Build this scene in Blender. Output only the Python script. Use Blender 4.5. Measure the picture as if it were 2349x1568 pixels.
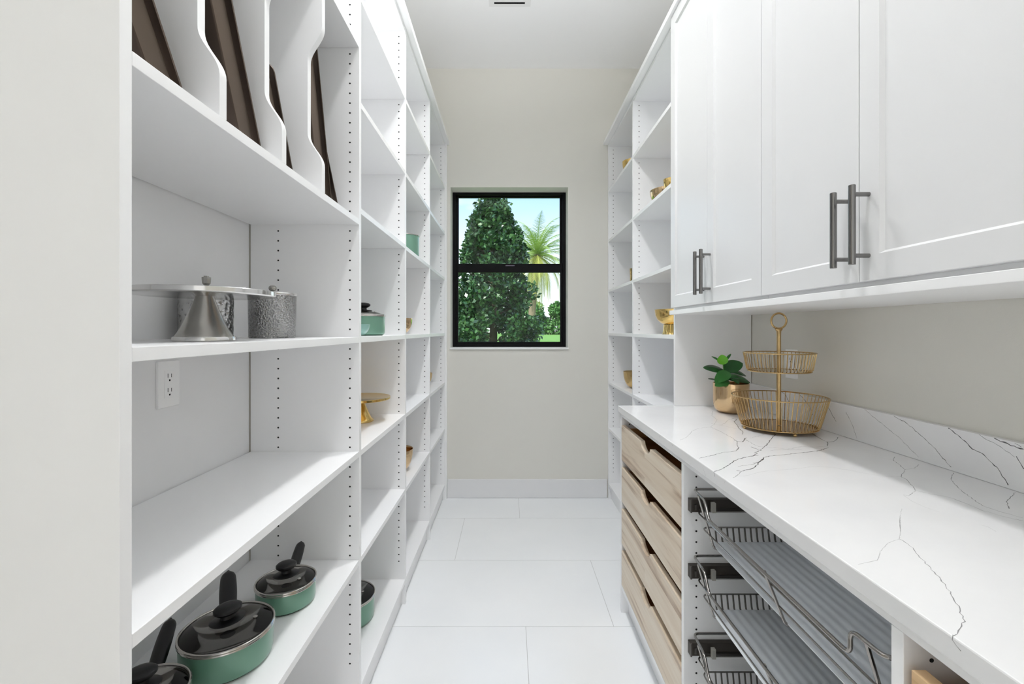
import bpy, bmesh, math, random
from mathutils import Vector, Matrix
random.seed(7)
PI = math.pi
for o in list(bpy.data.objects): bpy.data.objects.remove(o)
SC = bpy.context.scene
COL = SC.collection
H = 1.288            # camera height; heights written as R(dz) are relative to it
F = 1044.0           # focal length in pixels of the 2349 px wide photograph (16 mm lens)
def R(dz): return H + dz

# ------------------------------------------------------------------ camera
cd = bpy.data.cameras.new('camera'); cam = bpy.data.objects.new('camera', cd); COL.objects.link(cam)
cam.location = (0, 0, H); cam.rotation_euler = (PI/2, 0, 0)
cd.sensor_width = 36; cd.lens = 36*F/2349; cd.shift_x = 6.5/2349; cd.shift_y = -27/2349
cd.clip_start = 0.02; cd.clip_end = 500
SC.camera = cam
# ------------------------------------------------------------------ colour management
vs = SC.view_settings; vs.view_transform = 'Standard'; vs.look = 'None'; vs.gamma = 1; vs.use_curve_mapping = False
vs.exposure = 0.43
SC.cycles.max_bounces = 20; SC.cycles.diffuse_bounces = 16; SC.cycles.glossy_bounces = 6; SC.cycles.transparent_max_bounces = 16
# ------------------------------------------------------------------ sky
w = bpy.data.worlds.new('sky'); SC.world = w; w.use_nodes = True
nt = w.node_tree; nt.nodes.clear()
out = nt.nodes.new('ShaderNodeOutputWorld'); bg = nt.nodes.new('ShaderNodeBackground')
tc = nt.nodes.new('ShaderNodeTexCoord'); sep = nt.nodes.new('ShaderNodeSeparateXYZ')
ramp = nt.nodes.new('ShaderNodeValToRGB'); noi = nt.nodes.new('ShaderNodeTexNoise'); cr = nt.nodes.new('ShaderNodeValToRGB')
mp = nt.nodes.new('ShaderNodeMapping'); mx = nt.nodes.new('ShaderNodeMix'); mx.data_type = 'RGBA'
L = nt.links.new
L(tc.outputs['Generated'], sep.inputs[0]); L(sep.outputs['Z'], ramp.inputs[0])
ramp.color_ramp.elements[0].position = 0.0; ramp.color_ramp.elements[0].color = (0.95, 0.98, 1.0, 1)
ramp.color_ramp.elements[1].position = 0.9; ramp.color_ramp.elements[1].color = (0.10, 0.28, 0.75, 1)
e = ramp.color_ramp.elements.new(0.30); e.color = (0.36, 0.62, 0.95, 1)
e = ramp.color_ramp.elements.new(0.17); e.color = (0.80, 0.90, 1.0, 1)
L(tc.outputs['Generated'], mp.inputs[0]); mp.inputs['Scale'].default_value = (2.2, 2.2, 7.0); mp.inputs['Location'].default_value = (0.3, 0.1, 0.45)
L(mp.outputs[0], noi.inputs['Vector']); noi.inputs['Scale'].default_value = 1.6; noi.inputs['Detail'].default_value = 6
cr.color_ramp.elements[0].position = 0.50; cr.color_ramp.elements[1].position = 0.66
L(noi.outputs['Fac'], cr.inputs[0]); L(cr.outputs[0], mx.inputs[0]); L(ramp.outputs[0], mx.inputs[6])
mx.inputs[7].default_value = (1.0, 1.0, 1.0, 1)
L(mx.outputs[2], bg.inputs[0]); bg.inputs[1].default_value = 1.15; L(bg.outputs[0], out.inputs[0])
# ------------------------------------------------------------------ sun (outdoors, from behind the house)
sd = bpy.data.lights.new('sun', 'SUN'); sd.energy = 4.2; sd.angle = 0.01; sd.color = (1, 0.96, 0.88)
so = bpy.data.objects.new('sun', sd); COL.objects.link(so)
so.rotation_euler = Vector((-0.45, -0.62, 0.75)).to_track_quat('Z', 'Y').to_euler()
# ------------------------------------------------------------------ ceiling downlights' lamps
CEIL = R(2.015)
LAMPS = [(0.0, -0.75, 1.6), (0.0, 0.75, 4.2), (0.0, 1.95, 8.0)]
for i, (lx, ly, en) in enumerate(LAMPS):
    ld = bpy.data.lights.new('downlight_lamp', 'AREA'); ld.shape = 'DISK'; ld.size = 0.15; ld.energy = en; ld.color = (1.0, 1.0, 1.0); ld.spread = math.radians(125)
    lo = bpy.data.objects.new('downlight_lamp', ld); COL.objects.link(lo); lo.location = (lx, ly, CEIL-0.022)
# unseen fill light added behind the camera to brighten the room
ld = bpy.data.lights.new('added_rear_fill', 'AREA'); ld.shape = 'RECTANGLE'; ld.size = 1.8; ld.size_y = 2.7; ld.energy = 5.2; ld.color = (0.97, 0.985, 1.0)
lo = bpy.data.objects.new('added_rear_fill', ld); COL.objects.link(lo); lo.location = (0.13, -1.55, 1.5); lo.rotation_euler = (-PI/2, 0, PI)
lo.rotation_euler = Vector((0, -1, 0)).to_track_quat('Z', 'Y').to_euler()

# second added fill light, out of view, aimed up so the ceiling bounces it
ld = bpy.data.lights.new('added_bounce_fill', 'AREA'); ld.shape = 'DISK'; ld.size = 0.10; ld.energy = 15; ld.color = (0.965, 0.985, 1.0); ld.spread = math.radians(72)
lo = bpy.data.objects.new('added_bounce_fill', ld); COL.objects.link(lo); lo.location = (0.0, -0.20, 1.60)
lo.rotation_euler = (Vector((0.0, -0.20, 1.60))-Vector((0.0, 1.0, CEIL))).to_track_quat('Z', 'Y').to_euler()

# ================================================================== materials
def mat(name, col, rough=0.5, metal=0.0, **kw):
    m = bpy.data.materials.new(name); m.use_nodes = True
    b = m.node_tree.nodes['Principled BSDF']
    b.inputs['Base Color'].default_value = (*col, 1); b.inputs['Roughness'].default_value = rough; b.inputs['Metallic'].default_value = metal
    for k, v in kw.items():
        k = k.replace('_', ' ')
        if k in b.inputs: b.inputs[k].default_value = v
    return m
def node(m, t, **kw):
    n = m.node_tree.nodes.new(t)
    for k, v in kw.items(): setattr(n, k, v)
    return n
def bump(m, tex_out, strength, dist=0.002):
    b = node(m, 'ShaderNodeBump'); b.inputs['Strength'].default_value = strength; b.inputs['Distance'].default_value = dist
    m.node_tree.links.new(tex_out, b.inputs['Height'])
    m.node_tree.links.new(b.outputs[0], m.node_tree.nodes['Principled BSDF'].inputs['Normal'])
def noise_bump(m, scale, strength, dist=0.001, detail=3, coord='Object'):
    t = node(m, 'ShaderNodeTexCoord'); n = node(m, 'ShaderNodeTexNoise'); n.inputs['Scale'].default_value = scale; n.inputs['Detail'].default_value = detail
    m.node_tree.links.new(t.outputs[coord], n.inputs['Vector']); bump(m, n.outputs['Fac'], strength, dist)
def vary(m, c1, c2, scale, stretch=(1,1,1), lo=0.35, hi=0.65, detail=4):
    t = node(m, 'ShaderNodeTexCoord'); mpn = node(m, 'ShaderNodeMapping'); n = node(m, 'ShaderNodeTexNoise'); r = node(m, 'ShaderNodeValToRGB')
    mpn.inputs['Scale'].default_value = stretch; n.inputs['Scale'].default_value = scale; n.inputs['Detail'].default_value = detail
    lk = m.node_tree.links.new
    lk(t.outputs['Object'], mpn.inputs[0]); lk(mpn.outputs[0], n.inputs['Vector']); lk(n.outputs['Fac'], r.inputs[0])
    r.color_ramp.elements[0].position = lo; r.color_ramp.elements[0].color = (*c1, 1)
    r.color_ramp.elements[1].position = hi; r.color_ramp.elements[1].color = (*c2, 1)
    lk(r.outputs[0], m.node_tree.nodes['Principled BSDF'].inputs['Base Color'])

WHITE = mat('white_melamine', (0.90, 0.903, 0.912), 0.34); noise_bump(WHITE, 900, 0.05, 0.0003)
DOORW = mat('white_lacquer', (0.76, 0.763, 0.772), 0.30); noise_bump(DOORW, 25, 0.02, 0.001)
BACKP = mat('backing_panel_white', (0.86, 0.862, 0.87), 0.45)
CEILM = mat('ceiling_paint', (0.87, 0.872, 0.88), 0.9); noise_bump(CEILM, 160, 0.12, 0.002)
WALLM = mat('wall_paint_greige', (0.73, 0.715, 0.665), 0.85); noise_bump(WALLM, 220, 0.12, 0.002)
BASEM = mat('baseboard_paint', (0.78, 0.78, 0.79), 0.45)
TILE = mat('porcelain_tile', (0.80, 0.805, 0.81), 0.22); vary(TILE, (0.85,0.868,0.885), (0.88,0.895,0.91), 2.2)
GROUT = mat('grout', (0.50, 0.50, 0.50), 0.9)
BLACKH = mat('hole_dark', (0.006, 0.006, 0.006), 0.9)
BLACKF = mat('black_window_frame', (0.004, 0.004, 0.005), 0.55); BLACKF.node_tree.nodes['Principled BSDF'].inputs['Specular IOR Level'].default_value = 0.15
OUTM = mat('outlet_plastic', (0.94, 0.94, 0.94), 0.3)
VENTM = mat('vent_white_metal', (0.78, 0.78, 0.78), 0.5)
STEEL = mat('brushed_nickel', (0.23, 0.225, 0.22), 0.22, 1.0)
SILVER = mat('polished_silver', (0.72, 0.71, 0.70), 0.12, 1.0)
SATIN = mat('satin_silver', (0.40, 0.39, 0.365), 0.24, 1.0)
HAMMER = mat('hammered_silver', (0.36, 0.36, 0.36), 0.20, 1.0)
t = node(HAMMER, 'ShaderNodeTexCoord'); v = node(HAMMER, 'ShaderNodeTexVoronoi'); v.inputs['Scale'].default_value = 210
HAMMER.node_tree.links.new(t.outputs['Object'], v.inputs['Vector']); bump(HAMMER, v.outputs['Distance'], 0.9, 0.003)
HAMMER2 = mat('wavy_silver', (0.46, 0.46, 0.46), 0.16, 1.0)
t = node(HAMMER2, 'ShaderNodeTexCoord'); v = node(HAMMER2, 'ShaderNodeTexVoronoi'); v.inputs['Scale'].default_value = 110; v.feature = 'SMOOTH_F1'
HAMMER2.node_tree.links.new(t.outputs['Object'], v.inputs['Vector']); bump(HAMMER2, v.outputs['Distance'], 0.8, 0.006)
GOLD = mat('polished_gold', (0.78, 0.55, 0.20), 0.12, 1.0)
GOLDD = mat('dark_gold_plate', (0.42, 0.27, 0.09), 0.10, 1.0)
GOLDP = mat('champagne_gold', (0.70, 0.50, 0.29), 0.14, 1.0)
GOLDW = mat('gold_wire', (0.60, 0.42, 0.20), 0.24, 1.0)
GOLDB = mat('hammered_gold', (0.66, 0.47, 0.22), 0.22, 1.0)
v = node(GOLDB, 'ShaderNodeTexVoronoi'); v.inputs['Scale'].default_value = 70; v.feature = 'SMOOTH_F1'; t = node(GOLDB, 'ShaderNodeTexCoord')
GOLDB.node_tree.links.new(t.outputs['Object'], v.inputs['Vector']); bump(GOLDB, v.outputs['Distance'], 0.4, 0.004)
TRAYM = mat('bronze_nonstick', (0.085, 0.064, 0.052), 0.36, 0.85)
TRAYL = mat('bronze_rim', (0.12, 0.092, 0.074), 0.28, 0.85)
TRAY_LIT = mat('bronze_nonstick_lit', (0.17, 0.135, 0.11), 0.33, 0.85)  # same coating as the pan, lightened for the light the side walls catch
GREEN = mat('sage_green_enamel', (0.165, 0.33, 0.245), 0.30, 0.2); 
GREEN.node_tree.nodes['Principled BSDF'].inputs['Coat Weight'].default_value = 0.3
TEAL = mat('pale_teal_enamel', (0.30, 0.52, 0.47), 0.2)
NONST = mat('dark_nonstick', (0.030, 0.030, 0.036), 0.35)
NONSTW = mat('grey_beige_inner_rim', (0.20, 0.18, 0.15), 0.35, 0.5)
BAKE = mat('black_bakelite', (0.007, 0.007, 0.008), 0.36)
RIMS = mat('stainless_rim', (0.62, 0.60, 0.57), 0.16, 1.0)
WIREM = mat('chrome_wire', (0.36, 0.34, 0.32), 0.17, 1.0)
SLIDE = mat('dark_slide_metal', (0.085, 0.075, 0.065), 0.4, 0.8)
CLIP = mat('grey_plastic_clip', (0.32, 0.31, 0.28), 0.5)
LINER = mat('ribbed_plastic_liner', (0.86, 0.90, 0.94), 0.28)
WIRE_BACKLIT = mat('chrome_wire_backlit', (0.10, 0.095, 0.09), 0.4, 0.8)  # chrome wire with its backlit darkness put into the colour
LEAF = mat('dark_glossy_leaf', (0.012, 0.085, 0.018), 0.22); vary(LEAF, (0.008,0.06,0.012), (0.02,0.13,0.025), 14)
LEAFM = mat('mid_green_leaf', (0.03, 0.19, 0.03), 0.3)
LEAFN = mat('new_bright_leaf', (0.14, 0.50, 0.02), 0.35)
STEMM = mat('stem_green', (0.10, 0.28, 0.05), 0.5)
SOIL = mat('dark_soil', (0.02, 0.014, 0.01), 0.95)
VEIND = mat('dark_grey_vein', (0.11, 0.11, 0.115), 0.2)
VEINM = mat('grey_vein', (0.27, 0.27, 0.275), 0.2)
VEINL = mat('faint_grey_vein', (0.52, 0.52, 0.525), 0.2)
QUARTZ = mat('white_quartz', (0.83, 0.83, 0.84), 0.10); vary(QUARTZ, (0.775,0.777,0.787), (0.82,0.821,0.827), 5, detail=8)
QUARTZ_LIT = mat('white_quartz_brightened', (0.88, 0.88, 0.89), 0.12); vary(QUARTZ_LIT, (0.86,0.86,0.872), (0.90,0.90,0.907), 5, detail=8)  # same stone as the slab, lightened to offset shade under the cabinets
LAWN = mat('lawn_grass', (0.16, 0.33, 0.05), 0.9); vary(LAWN, (0.13,0.30,0.04), (0.22,0.42,0.07), 3)
FOLD = mat('magnolia_leaf', (0.03, 0.10, 0.03), 0.32)
FOLB = mat('shrub_leaf', (0.07, 0.20, 0.045), 0.5)
BARK = mat('tree_bark', (0.10, 0.075, 0.05), 0.9)
PALMT = mat('palm_trunk_bark', (0.25, 0.19, 0.13), 0.9)
FROND = mat('palm_frond', (0.32, 0.44, 0.11), 0.45)
FRONDY = mat('yellowing_palm_frond', (0.48, 0.48, 0.11), 0.5)
def leafrandom(m, c1, c2):
    g = node(m, 'ShaderNodeNewGeometry'); r = node(m, 'ShaderNodeValToRGB')
    r.color_ramp.elements[0].color = (*c1, 1); r.color_ramp.elements[1].color = (*c2, 1)
    m.node_tree.links.new(g.outputs['Random Per Island'], r.inputs[0]); m.node_tree.links.new(r.outputs[0], m.node_tree.nodes['Principled BSDF'].inputs['Base Color'])
leafrandom(FOLD, (0.012, 0.05, 0.022), (0.075, 0.17, 0.05)); leafrandom(FOLB, (0.05, 0.15, 0.04), (0.16, 0.33, 0.09))
def glassmat(name, tint, fres=1.45, rough=0.0):
    m = bpy.data.materials.new(name); m.use_nodes = True; n = m.node_tree; n.nodes.clear()
    o = n.nodes.new('ShaderNodeOutputMaterial'); a = n.nodes.new('ShaderNodeBsdfTransparent'); g = n.nodes.new('ShaderNodeBsdfGlossy'); mi = n.nodes.new('ShaderNodeMixShader'); f = n.nodes.new('ShaderNodeFresnel')
    a.inputs[0].default_value = (*tint, 1); g.inputs['Roughness'].default_value = rough; f.inputs['IOR'].default_value = fres
    n.links.new(f.outputs[0], mi.inputs[0]); n.links.new(a.outputs[0], mi.inputs[1]); n.links.new(g.outputs[0], mi.inputs[2]); n.links.new(mi.outputs[0], o.inputs[0])
    return m
PANE = glassmat('window_glass', (0.93, 0.96, 0.95), 1.25)
LIDG = glassmat('smoked_lid_glass', (0.86, 0.85, 0.83), 1.45, 0.03)
def emis(name, col, s):
    m = bpy.data.materials.new(name); m.use_nodes = True; b = m.node_tree.nodes['Principled BSDF']
    b.inputs['Emission Color'].default_value = (*col, 1); b.inputs['Emission Strength'].default_value = s; b.inputs['Base Color'].default_value = (*col, 1); return m
LAMPM = emis('lamp_diffuser', (1, 0.98, 0.95), 3.0)

# laminated wood: staves along the length (object Y), each with its own tone, plus long grain
def woodmat(name, seed, c_light, c_mid, c_dark):
    m = mat(name, c_mid, 0.42); lk = m.node_tree.links.new
    t = node(m, 'ShaderNodeTexCoord'); s = node(m, 'ShaderNodeSeparateXYZ'); lk(t.outputs['Object'], s.inputs[0])
    # stave index from height, joint positions from length
    fl = node(m, 'ShaderNodeMath', operation='MULTIPLY'); lk(s.outputs['Z'], fl.inputs[0]); fl.inputs[1].default_value = 26.0
    f2 = node(m, 'ShaderNodeMath', operation='FLOOR'); lk(fl.outputs[0], f2.inputs[0])
    ya = node(m, 'ShaderNodeMath', operation='MULTIPLY_ADD'); lk(f2.outputs[0], ya.inputs[0]); ya.inputs[1].default_value = 0.37; lk(s.outputs['Y'], ya.inputs[2])
    yb = node(m, 'ShaderNodeMath', operation='MULTIPLY'); lk(ya.outputs[0], yb.inputs[0]); yb.inputs[1].default_value = 0.9
    yc = node(m, 'ShaderNodeMath', operation='FLOOR'); lk(yb.outputs[0], yc.inputs[0])
    cx = node(m, 'ShaderNodeCombineXYZ'); lk(f2.outputs[0], cx.inputs[0]); lk(yc.outputs[0], cx.inputs[1]); cx.inputs[2].default_value = seed
    wn = node(m, 'ShaderNodeTexWhiteNoise'); lk(cx.outputs[0], wn.inputs['Vector'])
    mpn = node(m, 'ShaderNodeMapping'); mpn.inputs['Scale'].default_value = (10, 2.2, 30); mpn.inputs['Location'].default_value = (seed*3.1, seed, seed*1.7); lk(t.outputs['Object'], mpn.inputs[0])
    n = node(m, 'ShaderNodeTexNoise'); n.inputs['Scale'].default_value = 1.0; n.inputs['Detail'].default_value = 6; n.inputs['Distortion'].default_value = 0.8; lk(mpn.outputs[0], n.inputs['Vector'])
    ad = node(m, 'ShaderNodeMath', operation='MULTIPLY_ADD'); lk(wn.outputs['Value'], ad.inputs[0]); ad.inputs[1].default_value = 0.30; 
    sc = node(m, 'ShaderNodeMath', operation='MULTIPLY'); lk(n.outputs['Fac'], sc.inputs[0]); sc.inputs[1].default_value = 0.85; lk(sc.outputs[0], ad.inputs[2])
    r = node(m, 'ShaderNodeValToRGB'); lk(ad.outputs[0], r.inputs[0])
    r.color_ramp.elements[0].position = 0.38; r.color_ramp.elements[0].color = (*c_light, 1)
    r.color_ramp.elements[1].position = 0.80; r.color_ramp.elements[1].color = (*c_dark, 1)
    e = r.color_ramp.elements.new(0.62); e.color = (*c_mid, 1)
    lk(r.outputs[0], m.node_tree.nodes['Principled BSDF'].inputs['Base Color'])
    n2 = node(m, 'ShaderNodeTexNoise'); n2.inputs['Scale'].default_value = 60; n2.inputs['Detail'].default_value = 3
    bump(m, n.outputs['Fac'], 0.08, 0.001)
    return m
WOOD = [woodmat('light_laminated_wood', s, (0.80, 0.70, 0.57), (0.72, 0.60, 0.46), (0.42, 0.29, 0.19)) for s in (1.0, 4.0, 8.0, 12.5)]
WOODF = woodmat('honey_wood', 6.0, (0.72, 0.50, 0.28), (0.62, 0.41, 0.21), (0.45, 0.27, 0.12))
WOODB = woodmat('orange_wood_box', 3.0, (0.50, 0.27, 0.10), (0.42, 0.20, 0.07), (0.28, 0.12, 0.04))

# ================================================================== mesh helpers
class MB:
    def __init__(s): s.v = []; s.f = []
    def add(s, vs_, fs):
        b = len(s.v); s.v += [tuple(p) for p in vs_]; s.f += [tuple(i+b for i in q) for q in fs]; return s
    def box(s, x0, x1, y0, y1, z0, z1, c=0.0):
        if c <= 0:
            P = [(x,y,z) for z in (z0,z1) for y in (y0,y1) for x in (x0,x1)]
            return s.add(P, [(0,2,3,1),(4,5,7,6),(0,1,5,4),(1,3,7,5),(3,2,6,7),(2,0,4,6)])
        bm = bmesh.new(); bmesh.ops.create_cube(bm, size=1)
        for q in bm.verts: q.co = Vector(((x0+x1)/2+q.co.x*(x1-x0), (y0+y1)/2+q.co.y*(y1-y0), (z0+z1)/2+q.co.z*(z1-z0)))
        bmesh.ops.bevel(bm, geom=list(bm.edges), offset=c, segments=2, profile=0.5, affect='EDGES')
        bm.verts.index_update(); s.add([q.co[:] for q in bm.verts], [[q.index for q in f.verts] for f in bm.faces]); bm.free(); return s
    def lathe(s, prof, cx=0, cy=0, cz=0, n=48, sx=1, sy=1, rot=0, wave=None):
        V = []
        for (r, z) in prof:
            for k in range(n):
                a = 2*PI*k/n; rr = r*(1+(wave(a, z) if wave else 0)); x = rr*math.cos(a)*sx; y = rr*math.sin(a)*sy
                V.append((cx+x*math.cos(rot)-y*math.sin(rot), cy+x*math.sin(rot)+y*math.cos(rot), cz+z))
        Fc = []
        m = len(prof)
        for i in range(m-1):
            for k in range(n):
                k2 = (k+1) % n; Fc.append((i*n+k, i*n+k2, (i+1)*n+k2, (i+1)*n+k))
        s.add(V, Fc)
        b = len(s.v)-len(V)
        if prof[0][0] > 1e-5: s.f.append(tuple(b+k for k in range(n))[::-1])
        if prof[-1][0] > 1e-5: s.f.append(tuple(b+(m-1)*n+k for k in range(n)))
        return s
    def tube(s, pts, r, n=8, closed=False):
        P = [Vector(p) for p in pts]; m = len(P); V = []; up = Vector((0.13, 0.21, 0.97)).normalized()
        T0 = None; N = None
        for i in range(m):
            if closed: T = (P[(i+1) % m]-P[i-1]).normalized()
            else: T = (P[min(i+1, m-1)]-P[max(i-1, 0)]).normalized()
            if N is None:
                N = T.cross(up); 
                if N.length < 1e-3: N = T.cross(Vector((1,0,0)))
                N.normalize()
            else:
                N = (N-T*N.dot(T)); N.normalize()
            B = T.cross(N); rr = r[i] if isinstance(r, (list, tuple)) else r
            for k in range(n):
                a = 2*PI*k/n; V.append(P[i]+N*(rr*math.cos(a))+B*(rr*math.sin(a)))
        Fc = []
        for i in range(m if closed else m-1):
            j = (i+1) % m
            for k in range(n):
                k2 = (k+1) % n; Fc.append((i*n+k, i*n+k2, j*n+k2, j*n+k))
        if not closed: Fc.append(tuple(range(n))[::-1]); Fc.append(tuple((m-1)*n+k for k in range(n)))
        return s.add(V, Fc)
    def ring(s, c, R_, r, axis='z', n=48, k=8):
        pts = []
        for i in range(n):
            a = 2*PI*i/n
            d = {'z': (math.cos(a), math.sin(a), 0), 'y': (math.cos(a), 0, math.sin(a)), 'x': (0, math.cos(a), math.sin(a))}[axis]
            pts.append((c[0]+R_*d[0], c[1]+R_*d[1], c[2]+R_*d[2]))
        return s.tube(pts, r, k, True)
    def build(s, name, m, parent=None, smooth=False, xf=None):
        me = bpy.data.meshes.new(name); me.from_pydata(s.v, [], s.f)
        if xf is not None: me.transform(xf)
        me.update(); me.materials.append(m)
        bm = bmesh.new(); bm.from_mesh(me); bmesh.ops.recalc_face_normals(bm, faces=bm.faces); bm.to_mesh(me); bm.free()
        if smooth:
            me.polygons.foreach_set('use_smooth', [True]*len(me.polygons))
            try: me.set_sharp_from_angle(angle=math.radians(40))
            except Exception: pass
        o = bpy.data.objects.new(name, me); COL.objects.link(o)
        if parent is not None:
            o.parent = parent
            if parent.type == 'EMPTY' or True:
                o.matrix_parent_inverse = Matrix.Identity(4)
                wl = Vector((0,0,0)); p = parent
                while p is not None: wl += p.location; p = p.parent
                me.transform(Matrix.Translation(-wl))
        return o
def fillet(pts, r, n=5):
    """round the corners of an open polyline"""
    P = [Vector(p) for p in pts]; out = [P[0]]
    for i in range(1, len(P)-1):
        a, b, c = P[i-1], P[i], P[i+1]; d1 = (a-b); d2 = (c-b); q = min(r, d1.length*0.45, d2.length*0.45)
        p1 = b+d1.normalized()*q; p2 = b+d2.normalized()*q
        for k in range(n+1):
            t_ = k/n; out.append(p1*(1-t_)**2+b*2*t_*(1-t_)+p2*t_*t_)
    out.append(P[-1]); return out
def tag(o, label=None, cat=None, group=None, kind=None):
    if label: o['label'] = label
    if cat: o['category'] = cat
    if group: o['group'] = group
    if kind: o['kind'] = kind
    return o
def thing(name, label, cat, loc=(0,0,0), group=None):
    o = bpy.data.objects.new(name, None); COL.objects.link(o); o.location = loc; o.empty_display_size = 0.05
    return tag(o, label, cat, group)
def struct(name): 
    o = bpy.data.objects.new(name, None); COL.objects.link(o); o['kind'] = 'structure'; return o
def px(x, y, z): return ((x-1168)*z/F, z, R((757-y)*z/F))

# ================================================================== room shell
YB = 3.508; XL = -0.850; XR = 1.112
YF = -1.60
# floor and its tiles
fl = tag(MB().box(XL-0.1, XR+0.1, YF-0.1, YB+0.05, -0.06, -0.0012).build('floor', GROUT), kind='structure')
TL, TW = 1.14, 0.570
y = 1.980-TW*6-TW; row = -6-1
shift = {0: 0.455, 1: 0.835, 2: 0.072}
while y < YB:
    off = shift[row % 3]; x = off-4*TL
    while x < XR:
        a, b = max(x+0.001, XL), min(x+TL-0.001, XR); c, d = max(y+0.001, YF), min(y+TW-0.001, YB)
        if b-a > 0.02 and d-c > 0.02:
            MB().box(a, b, c, d, -0.0011, 0.0, 0.0004).build('tile', TILE, fl)
        x += TL
    y += TW; row += 1
tag(MB().box(XL-0.1, XR+0.1, YF-0.1, YB+0.2, CEIL, CEIL+0.08).build('ceiling', CEILM), kind='structure')
tag(MB().box(XL-0.10, XL, YF, YB, 0, CEIL).build('wall_left', WALLM), kind='structure')
tag(MB().box(XR, XR+0.10, YF, YB, 0, CEIL).build('wall_right', WALLM), kind='structure')
tag(MB().box(XL-0.10, XR+0.1, YF-0.1, YF, 0, CEIL).build('wall_front', CEILM), kind='structure')
WX0, WX1, WZ0, WZ1 = -0.4524, 0.4531, R(-0.147), R(1.1016)
wb = MB()
wb.box(XL-0.1, WX0, YB, YB+0.20, 0, CEIL); wb.box(WX1, XR+0.1, YB, YB+0.20, 0, CEIL)
wb.box(WX0, WX1, YB, YB+0.20, 0, WZ0); wb.box(WX0, WX1, YB, YB+0.20, WZ1, CEIL)
tag(wb.build('wall_back', WALLM), kind='structure')
tag(MB().box(-0.476, 0.752, 3.492, YB-0.0005, 0.0005, 0.144, 0.003).build('baseboard_back', BASEM), kind='structure')
# window
wn_ = struct('window_1'); YW = 3.640
f = MB()
for (a, b, c, d) in ((WX0, WX0+0.026, WZ0, WZ1), (WX1-0.026, WX1, WZ0, WZ1), (WX0+0.026, WX1-0.026, WZ1-0.020, WZ1), (WX0+0.026, WX1-0.026, WZ0, R(-0.108))):
    f.box(a, b, YW, YW+0.065, c, d, 0.002)
f.build('frame', BLACKF, wn_)
def sash(name, z0, z1, y0, wb_, wt_):
    q = MB(); x0, x1 = WX0+0.026, WX1-0.026
    q.box(x0, x0+0.018, y0, y0+0.024, z0, z1, 0.002); q.box(x1-0.018, x1, y0, y0+0.024, z0, z1, 0.002)
    q.box(x0+0.018, x1-0.018, y0, y0+0.024, z0, z0+wb_, 0.002); q.box(x0+0.018, x1-0.018, y0, y0+0.024, z1-wt_, z1, 0.002)
    s_ = q.build(name, BLACKF, wn_)
    MB().box(x0+0.018, x1-0.018, y0+0.010, y0+0.014, z0+wb_, z1-wt_).build('pane', PANE, s_)
    return s_
s1 = sash('lower_sash', R(-0.108), R(0.532), YW+0.004, 0.0155, 0.070)
s2 = sash('upper_sash', R(0.475), WZ1-0.020, YW+0.034, 0.058, 0.012)
MB().box(-0.030, 0.045, YW-0.006, YW+0.010, R(0.512), R(0.5195), 0.002).build('sash_lock', mat('dark_latch', (0.12,0.10,0.14), 0.4), s1)
tag(MB().box(WX0-0.004, WX1+0.004, 3.494, YW+0.002, R(-0.1475), R(-0.1330), 0.003).build('trim_1', mat('marble_sill', (0.86,0.86,0.86), 0.25)), kind='structure')

# ceiling vent
cv = thing('ceiling_vent', 'small white ceiling vent with a narrow black slot near the back wall', 'vent', (0, 2.75, CEIL))
q = MB()
q.box(-0.125, -0.092, 2.66, 2.832, CEIL-0.004, CEIL-0.0002); q.box(0.097, 0.132, 2.66, 2.832, CEIL-0.004, CEIL-0.0002)
for a, b in ((2.66, 2.69), (2.709, 2.741), (2.760, 2.791), (2.811, 2.832)): q.box(-0.092, 0.097, a, b, CEIL-0.004, CEIL-0.0002)
q.build('grille', VENTM, cv)
MB().box(-0.094, 0.099, 2.67, 2.825, CEIL-0.0014, CEIL-0.0004).build('slot', BLACKH, cv)
# recessed downlights (their lamps are made at the top)
for i, (lx, ly, en) in enumerate(LAMPS):
    lt = thing('downlight', ['round recessed ceiling light behind the camera near the doorway', 'round recessed ceiling light above the first tall shelf bay', 'round recessed ceiling light in the middle of the pantry ceiling'][i], 'ceiling light', (lx, ly, CEIL), 'recessed ceiling lights')
    MB().lathe([(0.078, -0.0005), (0.092, -0.0005), (0.094, -0.004), (0.078, -0.008)], lx, ly, CEIL, 40).build('trim_ring', VENTM, lt, True)
    MB().lathe([(0.0, -0.003), (0.077, -0.003), (0.077, -0.001), (0.0, -0.001)], lx, ly, CEIL, 40).build('diffuser', LAMPM, lt, True)

# ================================================================== shelving
XFL, XBL = -0.488, -0.842         # left shelving front / back
XFR, XBR = 0.760, 1.108           # right shelving
TH = 0.019; TOPZ = 1.424
def holes(mb, side, yface, z0, z1, cols, skip=()):
    """little dark drilled shelf-pin holes on the face of a panel that looks towards -Y"""
    z = z0
    while z < z1:
        if not any(a < z < b for a, b in skip):
            for cx in cols:
                n = 10; V = [(cx+0.0029*math.cos(2*PI*k/n), yface-0.0003, R(z)+0.0029*math.sin(2*PI*k/n)) for k in range(n)]
                V += [(cx+0.0029*math.cos(2*PI*k/n), yface+0.0002, R(z)+0.0029*math.sin(2*PI*k/n)) for k in range(n)]
                mb.add(V, [tuple(range(n))]+[(k, (k+1) % n, n+(k+1) % n, n+k) for k in range(n)])
        z += 0.032
def panel(unit, x0, x1, y, z0, z1, cols, name='side_panel', m=None, hole_range=None, kick=None):
    xa, xb = min(x0, x1), max(x0, x1)
    p = MB().box(xa, xb, y, y+TH, z0, z1, 0.0007).build(name, m or WHITE, unit)
    if cols:
        h = MB(); a, b = hole_range; holes(h, 0, y, a, b, cols)
        tag(h.build('pin_holes', BLACKH, p), kind='stuff')
    return p
DL = [0.570, 1.482, 2.139, 2.795, 3.452]
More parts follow.
